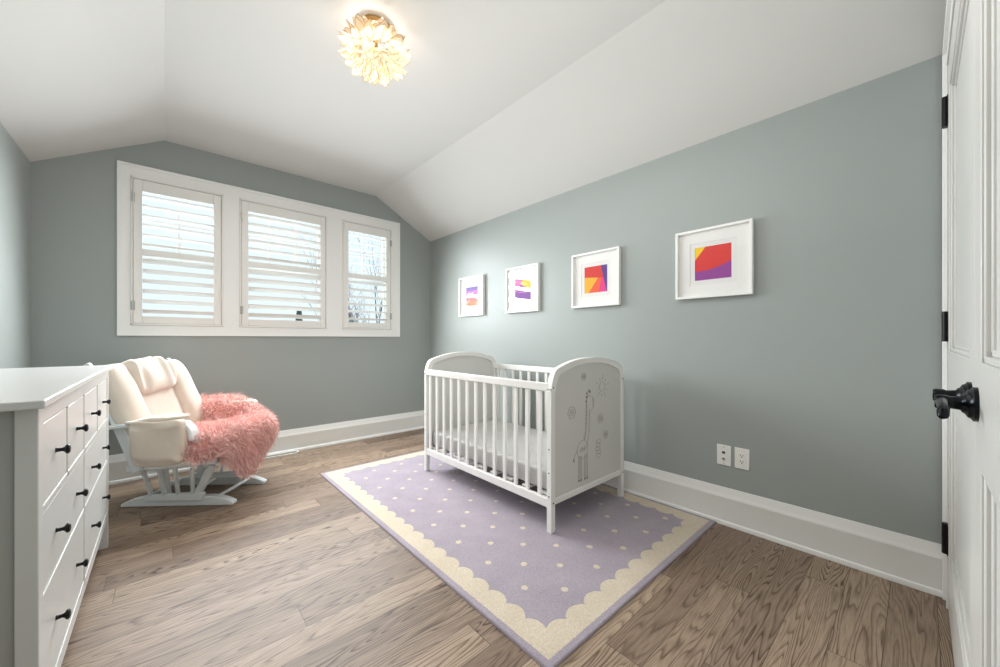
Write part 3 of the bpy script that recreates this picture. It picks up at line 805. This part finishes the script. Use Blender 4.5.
# ------------------------------------------------------------------ glider chair
GL = R(-38.9)
gc = thing('glider_chair', 'white glider rocking chair with cream cushions in the back left corner', 'chair', (.185, 3.356, 0), GL)
for sv in (-1, 1):
    v = .175 * sv
    pts = []
    for k in range(25):                       # boat shaped floor rail
        u = -.345 + .695 * k / 24; e_ = max(0, (abs(u - .0025) - .20) / .1575)
        pts.append((u, .058 - .046 * e_ ** 2.0 if e_ < 1 else .012))
    poly = pts + [(.35, .0), (-.345, .0)]
    MB().prism(poly, v - .024, v + .024, lambda p, q, t: (p, t, q)).build('base_rail', M['glider'], gc, bevel=.004, smooth=30)
    pv = .2 * sv
    MB().prism([(-.195, .04), (-.20, .068), (-.185, .076), (.165, .09), (.178, .082), (.165, .036)], pv - .013, pv + .013, lambda p, q, t: (p, t, q)).build('lower_side_plate', M['glider'], gc, bevel=.004)
    for ut, ub in ((-.165, -.152), (-.067, -.068), (.034, .012), (.138, .104)):
        MB().bar((ub, pv, .07), (ut, .255 * sv, .272), .024, .016, (1, 0, 0)).build('spindle', M['glider'], gc, bevel=.004)
    MB().bar((.125, .19 * sv, .07), (.245, .225 * sv, .275), .03, .05, (1, 0, 0)).build('swing_arm', M['glider'], gc, bevel=.012, seg=3)
    MB().bar((-.10, .15 * sv, .05), (-.10, .19 * sv, .30), .03, .05, (1, 0, 0)).build('upright', M['glider'], gc, bevel=.004)
    MB().bar((-.235, .268 * sv, .262), (.30, .268 * sv, .312), .028, .034).build('seat_rail', M['glider'], gc, bevel=.006)
    # back post: slanted plank
    pp = [(-.15, .26), (-.235, .47), (-.33, .70), (-.405, .86), (-.455, .925)]
    th_ = [.05, .058, .058, .052, .03]
    L_ = []; Rr = []
    for k, (u, z) in enumerate(pp):
        L_.append((u - th_[k] / 2, z - .01)); Rr.append((u + th_[k] / 2, z + .01))
    MB().prism(L_ + Rr[::-1], .285 * sv, .307 * sv, lambda p, q, t: (p, t, q)).build('back_post', M['glider'], gc, bevel=.004)
    # arm: straight run then a curve down in front
    path = [(-.34, .535), (-.2, .552), (0, .572), (.07, .58), (.115, .578), (.155, .563), (.185, .538), (.2, .505), (.203, .46)]
    am = MB(); w = .062; t_ = .022; up_ = []; dn_ = []
    for k, (u, z) in enumerate(path):
        a_ = path[max(0, k - 1)]; b_ = path[min(len(path) - 1, k + 1)]
        d = Vector((b_[0] - a_[0], b_[1] - a_[1])).normalized(); nn = Vector((-d.y, d.x))
        up_.append((u + nn.x * t_ / 2, z + nn.y * t_ / 2)); dn_.append((u - nn.x * t_ / 2, z - nn.y * t_ / 2))
    am.prism(up_ + dn_[::-1], .327 * sv - w / 2, .327 * sv + w / 2, lambda p, q, t: (p, t, q))
    am.build('armrest', M['glider'], gc, bevel=.005, smooth=40)
    MB().bar((.19, .300 * sv, .29), (.212, .318 * sv, .47), .03, .04, (1, 0, 0)).build('arm_support', M['glider'], gc, bevel=.006)
    # arm pad with a hanging pocket
    fn = lambda p: p + Vector((0, 0, .010 * noise.noise(Vector((p.x * 12, p.y * 12, 3 * sv))) - .18 * p.x * p.x))
    ap = MB().pillow((-.012, .325 * sv, .592 if sv < 0 else .58), (.33, .115, .034), (.4, .6), Matrix.Rotation(R(-6), 3, 'Y'), fn, 40, 16).build('arm_pad', M['cream'], gc, smooth=60)
    def pk(p):
        b_ = noise.noise(Vector((p.x * 8, p.z * 7, 5 + sv)))
        wr = .011 * math.sin(p.z * 60 + 3 * b_ + p.x * 14)
        return p + Vector((0, sv * (.006 * b_ + wr * .5), -.02 * p.x - .012 * math.cos(p.x * 11)))
    MB().pillow((.030, .366 * sv, .462), (.305, .065, .272), (.3, .25), Matrix.Rotation(R(-3), 3, 'Y'), pk, 56, 40).build('arm_pocket', M['cream2'], ap, smooth=60)
MB().prism([(-.60 / 2, .0), (.30, 0), (.29, .05), (.2, .075), (0, .085), (-.2, .075), (-.29, .05)], -.468, -.446, lambda p, q, t: (t, p, .835 + q)).build('top_rail', M['glider'], gc, bevel=.005)
MB().bar((-.235, -.28, .44), (-.235, .28, .44), .02, .05).build('back_crossbar', M['glider'], gc, bevel=.003)
MB().bar((.29, -.28, .312), (.29, .28, .312), .03, .04).build('front_rail', M['glider'], gc, bevel=.004)
MB().bar((-.22, -.28, .265), (-.22, .28, .265), .03, .04).build('rear_rail', M['glider'], gc, bevel=.004)
for u, z in ((.215, .032), (-.24, .032), (.0, .035)):
    MB().tube([(u, -.165, z), (u + (.03 if u > .1 else 0), .165, z + .012)], .011, 12).build('cross_bar', M['glider'], gc)
MB().box(-.2, .28, -.27, .27, .315, .33).build('seat_board', M['glider'], gc)

wr = lambda a, k: (lambda p: p + p.normalized() * (a * noise.noise(p * k) + a * .5 * noise.noise(p * k * 2.7 + Vector((3, 1, 2)))))
MB().pillow((.085, 0, .378), (.60, .575, .125), (.28, .5), Matrix.Rotation(R(-4), 3, 'Y'), wr(.008, 7), 56, 24).build('seat_cushion', M['cream'], gc, smooth=60)
# back cushion assembly leaning with the posts
BR = Matrix.Rotation(R(-24), 3, 'Y')
bc = MB().pillow((-.315, 0, .665), (.10, .36, .52), (.45, .4), BR, wr(.006, 7), 48, 32).build('back_cushion', M['cream'], gc, smooth=60)
for sv in (-1, 1):
    def bo(p, sv=sv):
        q = p + p.normalized() * (.010 * noise.noise(p * 7 + Vector((sv * 4, 0, 0))))
        q.y += sv * (.014 * (1 - (q.z / .27) ** 2))
        return q
    MB().pillow((-.285, .218 * sv, .672), (.15, .165, .53), (.75, .55), BR, bo, 44, 40).build('bolster', M['cream'], bc, smooth=60)
def hp(p):
    fold = math.sin(p.y * 84 + 1.8 * noise.noise(Vector((p.y * 4, p.z * 5, 2)))) * .013 + .009 * noise.noise(Vector((p.y * 20, p.z * 8, 1)))
    k = max(0, min(1, (p.z + .12) / .18))
    q = p.copy()
    if p.x > 0: q.x += fold * (.35 + .65 * k) + .012 * math.cos(p.z * 12)
    q.z += .006 * math.sin(p.y * 23)
    return q
MB().pillow((-.345, -.012, .822), (.13, .34, .25), (.35, .5), BR, hp, 110, 44).build('head_pad', M['cream'], bc, smooth=60)

# ------------------------------------------------------------------ pink fur throw, draped over seat and far arm
FR = Matrix.Translation((.185, 3.356, 0)) @ Matrix.Rotation(GL, 4, 'Z')
# control rows: from the back of the seat (0) to the lower front hem; columns: near side (v-) to the far arm (v+)
CTRL = [
    [(0.130, -.35, .44), (0.080, -.27, .46), (-0.040, -.12, .455), (-0.080, .05, .45), (-0.120, .2, .44), (-0.250, .25, .555), (-0.270, .335, 0.600), (-0.260, .39, 0.518)],
    [(0.170, -.365, .37), (0.170, -.30, .47), (0.100, -.14, .475), (0.050, .05, .462), (0.000, .2, .45), (-0.100, .25, .565), (-0.100, .335, 0.614), (-0.100, .395, 0.518)],
    [(0.240, -.37, .335), (0.250, -.305, .46), (0.240, -.14, .50), (0.200, .05, .482), (0.140, .2, .47), (0.050, .25, .57), (0.040, .335, 0.614), (0.040, .395, 0.508)],
    [(0.296, -.36, .335), (0.316, -.29, .45), (0.336, -.14, .505), (0.316, .05, .51), (0.280, .19, .49), (0.200, .255, .54), (0.150, .335, 0.563), (0.140, .385, 0.478)],
    [(0.341, -.34, .35), (0.361, -.27, .43), (0.401, -.13, .48), (0.411, .04, .495), (0.386, .15, .485), (0.326, .24, .48), (0.290, .30, 0.468), (0.270, .34, 0.408)],
    [(0.351, -.325, .36), (0.376, -.255, .38), (0.411, -.14, .37), (0.426, .02, .39), (0.416, .13, .41), (0.376, .21, .42), (0.336, .26, .42), (0.306, .30, 0.378)],
    [(0.351, -.315, .355), (0.371, -.24, .32), (0.396, -.16, .25), (0.411, -.04, .27), (0.411, .09, .34), (0.386, .18, .38), (0.356, .23, .39), (0.326, .27, .37)],
    [(0.346, -.31, .35), (0.366, -.235, .28), (0.381, -.18, .19), (0.396, -.08, .19), (0.406, .06, .31), (0.386, .16, .36), (0.356, .22, .375), (0.336, .26, .36)],
]
def cr_(a, b, c, d, t):
    return .5 * ((2 * b) + (c - a) * t + (2 * a - 5 * b + 4 * c - d) * t * t + (3 * b - a - 3 * c + d) * t ** 3)
nR, nC = len(CTRL), len(CTRL[0])
def surf(s, t):
    """s,t in 0..1 -> point by Catmull-Rom"""
    fs_, ft_ = s * (nR - 1), t * (nC - 1)
    i, j = min(int(fs_), nR - 2), min(int(ft_), nC - 2); a, b = fs_ - i, ft_ - j
    cl = lambda k, n: max(0, min(n - 1, k))
    rows = []
    for di in (-1, 0, 1, 2):
        r_ = CTRL[cl(i + di, nR)]
        q = [Vector(r_[cl(j + dj, nC)]) for dj in (-1, 0, 1, 2)]
        rows.append(cr_(*q, b))
    return cr_(*rows, a)
def surf_n(s, t):
    e_ = .01
    ds = surf(min(1, s + e_), t) - surf(max(0, s - e_), t); dt = surf(s, min(1, t + e_)) - surf(s, max(0, t - e_))
    return ds.cross(dt).normalized(), ds.normalized(), dt.normalized()
ft = MB(); ft.M = Matrix.Identity(4)
GS, GT = 56, 56
vs = [surf(i / GS, j / GT) for i in range(GS + 1) for j in range(GT + 1)]
ft.add(vs, [(i * (GT + 1) + j, i * (GT + 1) + j + 1, (i + 1) * (GT + 1) + j + 1, (i + 1) * (GT + 1) + j) for i in range(GS) for j in range(GT)])
fo = thing('fur_throw', 'shaggy pink faux fur throw draped over the glider seat and far arm', 'throw', (.185, 3.356, 0), GL)
fo_b = ft.build('backing', M['fur_back'], fo, smooth=80)
sm = fo_b.modifiers.new('solid', 'SOLIDIFY'); sm.thickness = .006; sm.offset = -1
hv = []; hf = []; rr_ = random.Random(5)
test = surf_n(.3, .5)[0]; flip = 1 if test.z > 0 else -1
for k in range(13000):
    s_, t_ = rr_.random(), rr_.random()
    p = surf(s_, t_); nn, ds, dt = surf_n(s_, t_); nn = nn * flip
    cl_ = noise.noise_vector(p * 20) * 1.5                       # clumps lean together
    lean = ds * (.55 + .5 * cl_.x) + dt * (.55 * cl_.y) + Vector((0, 0, -.35))
    lean += Vector((rr_.uniform(-.45, .45), rr_.uniform(-.45, .45), rr_.uniform(-.45, .45)))
    L_ = rr_.uniform(.04, .075); w = rr_.uniform(.0010, .0019)
    d0 = (nn * 1.0 + lean * .45).normalized(); d1 = (nn * .35 + lean * .9).normalized()
    m_ = p + d0 * (L_ * .5); e_ = m_ + d1 * (L_ * .6)
    sd = d0.cross(Vector((rr_.uniform(-1, 1), rr_.uniform(-1, 1), rr_.uniform(-1, 1)))).normalized() * w
    b0 = len(hv); hv += [p - sd, p + sd, m_ + sd * .9, m_ - sd * .9, e_]
    hf += [(b0, b0 + 1, b0 + 2, b0 + 3), (b0 + 3, b0 + 2, b0 + 4)]
me = bpy.data.meshes.new('fur_pile'); me.from_pydata([tuple(p) for p in hv], [], hf); me.shade_smooth()
ho = bpy.data.objects.new('fur_pile', me); col.objects.link(ho); me.materials.append(M['fur']); ho.parent = fo; ho['kind'] = 'stuff'

# ------------------------------------------------------------------ light
w = bpy.data.worlds.new('overcast'); scene.world = w; w.use_nodes = True
nt = w.node_tree; bg = nt.nodes['Background']
tc = nt.nodes.new('ShaderNodeTexCoord'); sp = nt.nodes.new('ShaderNodeSeparateXYZ'); nt.links.new(tc.outputs['Generated'], sp.inputs[0])
cr = nt.nodes.new('ShaderNodeValToRGB'); nt.links.new(sp.outputs[2], cr.inputs[0])
cr.color_ramp.elements[0].color = (.80, .88, .92, 1); cr.color_ramp.elements[1].color = (.74, .88, 1, 1); cr.color_ramp.elements[1].position = .6
nt.links.new(cr.outputs[0], bg.inputs[0]); bg.inputs[1].default_value = 1.2
def area(name, loc, rot, sx, sy, power, colr=(1, 1, 1), spread=180):
    l = bpy.data.lights.new(name, 'AREA'); l.shape = 'RECTANGLE'; l.size = sx; l.size_y = sy; l.energy = power; l.color = colr; l.spread = R(spread)
    o = bpy.data.objects.new(name, l); col.objects.link(o); o.location = loc; o.rotation_euler = rot; return o
for i, (x0, x1) in enumerate(OPEN):
    for k in range(6):                     # daylight coming in between the louvers
        area('window_daylight', ((x0 + x1) / 2, YB - .06, OZ0 + .14 + k * .172), (R(-62), 0, 0), x1 - x0 - .12, .06, (24, 30, 24)[i] / 6, (.92, .97, 1), 150)
    area('sky_light', ((x0 + x1) / 2, YB + .45, 2.0), (R(-70), 0, 0), x1 - x0, 1.2, 9, (.92, .97, 1))
area('room_fill', (.7, 1.7, 2.55), (0, 0, 0), 1.4, 1.8, 24, (1, .98, .95))
area('bounce_fill', (.9, 1.2, 1.5), (R(180), 0, 0), 1.6, 1.8, 10, (1, .99, .97))
pl = bpy.data.lights.new('lamp_bulb', 'POINT'); pl.energy = .45; pl.color = (1, .97, .92); pl.shadow_soft_size = .03
po = bpy.data.objects.new('lamp_bulb', pl); col.objects.link(po); po.location = (LX, LY, ZC - .13)

sl = bpy.data.lights.new('lamp_uplight', 'SPOT'); sl.energy = 17; sl.color = (1, .97, .92); sl.spot_size = R(176); sl.spot_blend = .1; sl.shadow_soft_size = .015
uo = bpy.data.objects.new('lamp_uplight', sl); col.objects.link(uo); uo.location = (LX, LY, ZC - .05); uo.rotation_euler = (PI, 0, 0)

# ------------------------------------------------------------------ camera
cd = bpy.data.cameras.new('camera'); cam = bpy.data.objects.new('camera', cd); col.objects.link(cam)
cd.sensor_width = 36; cd.lens = 13.5; cd.shift_y = .0055; cd.clip_start = .005
cam.location = (0, 0, 1.08); cam.rotation_euler = (R(90), 0, -math.atan2(336, 375))
scene.camera = cam
scene.view_settings.view_transform = 'Standard'
scene.view_settings.look = 'None'
scene.view_settings.exposure = 0
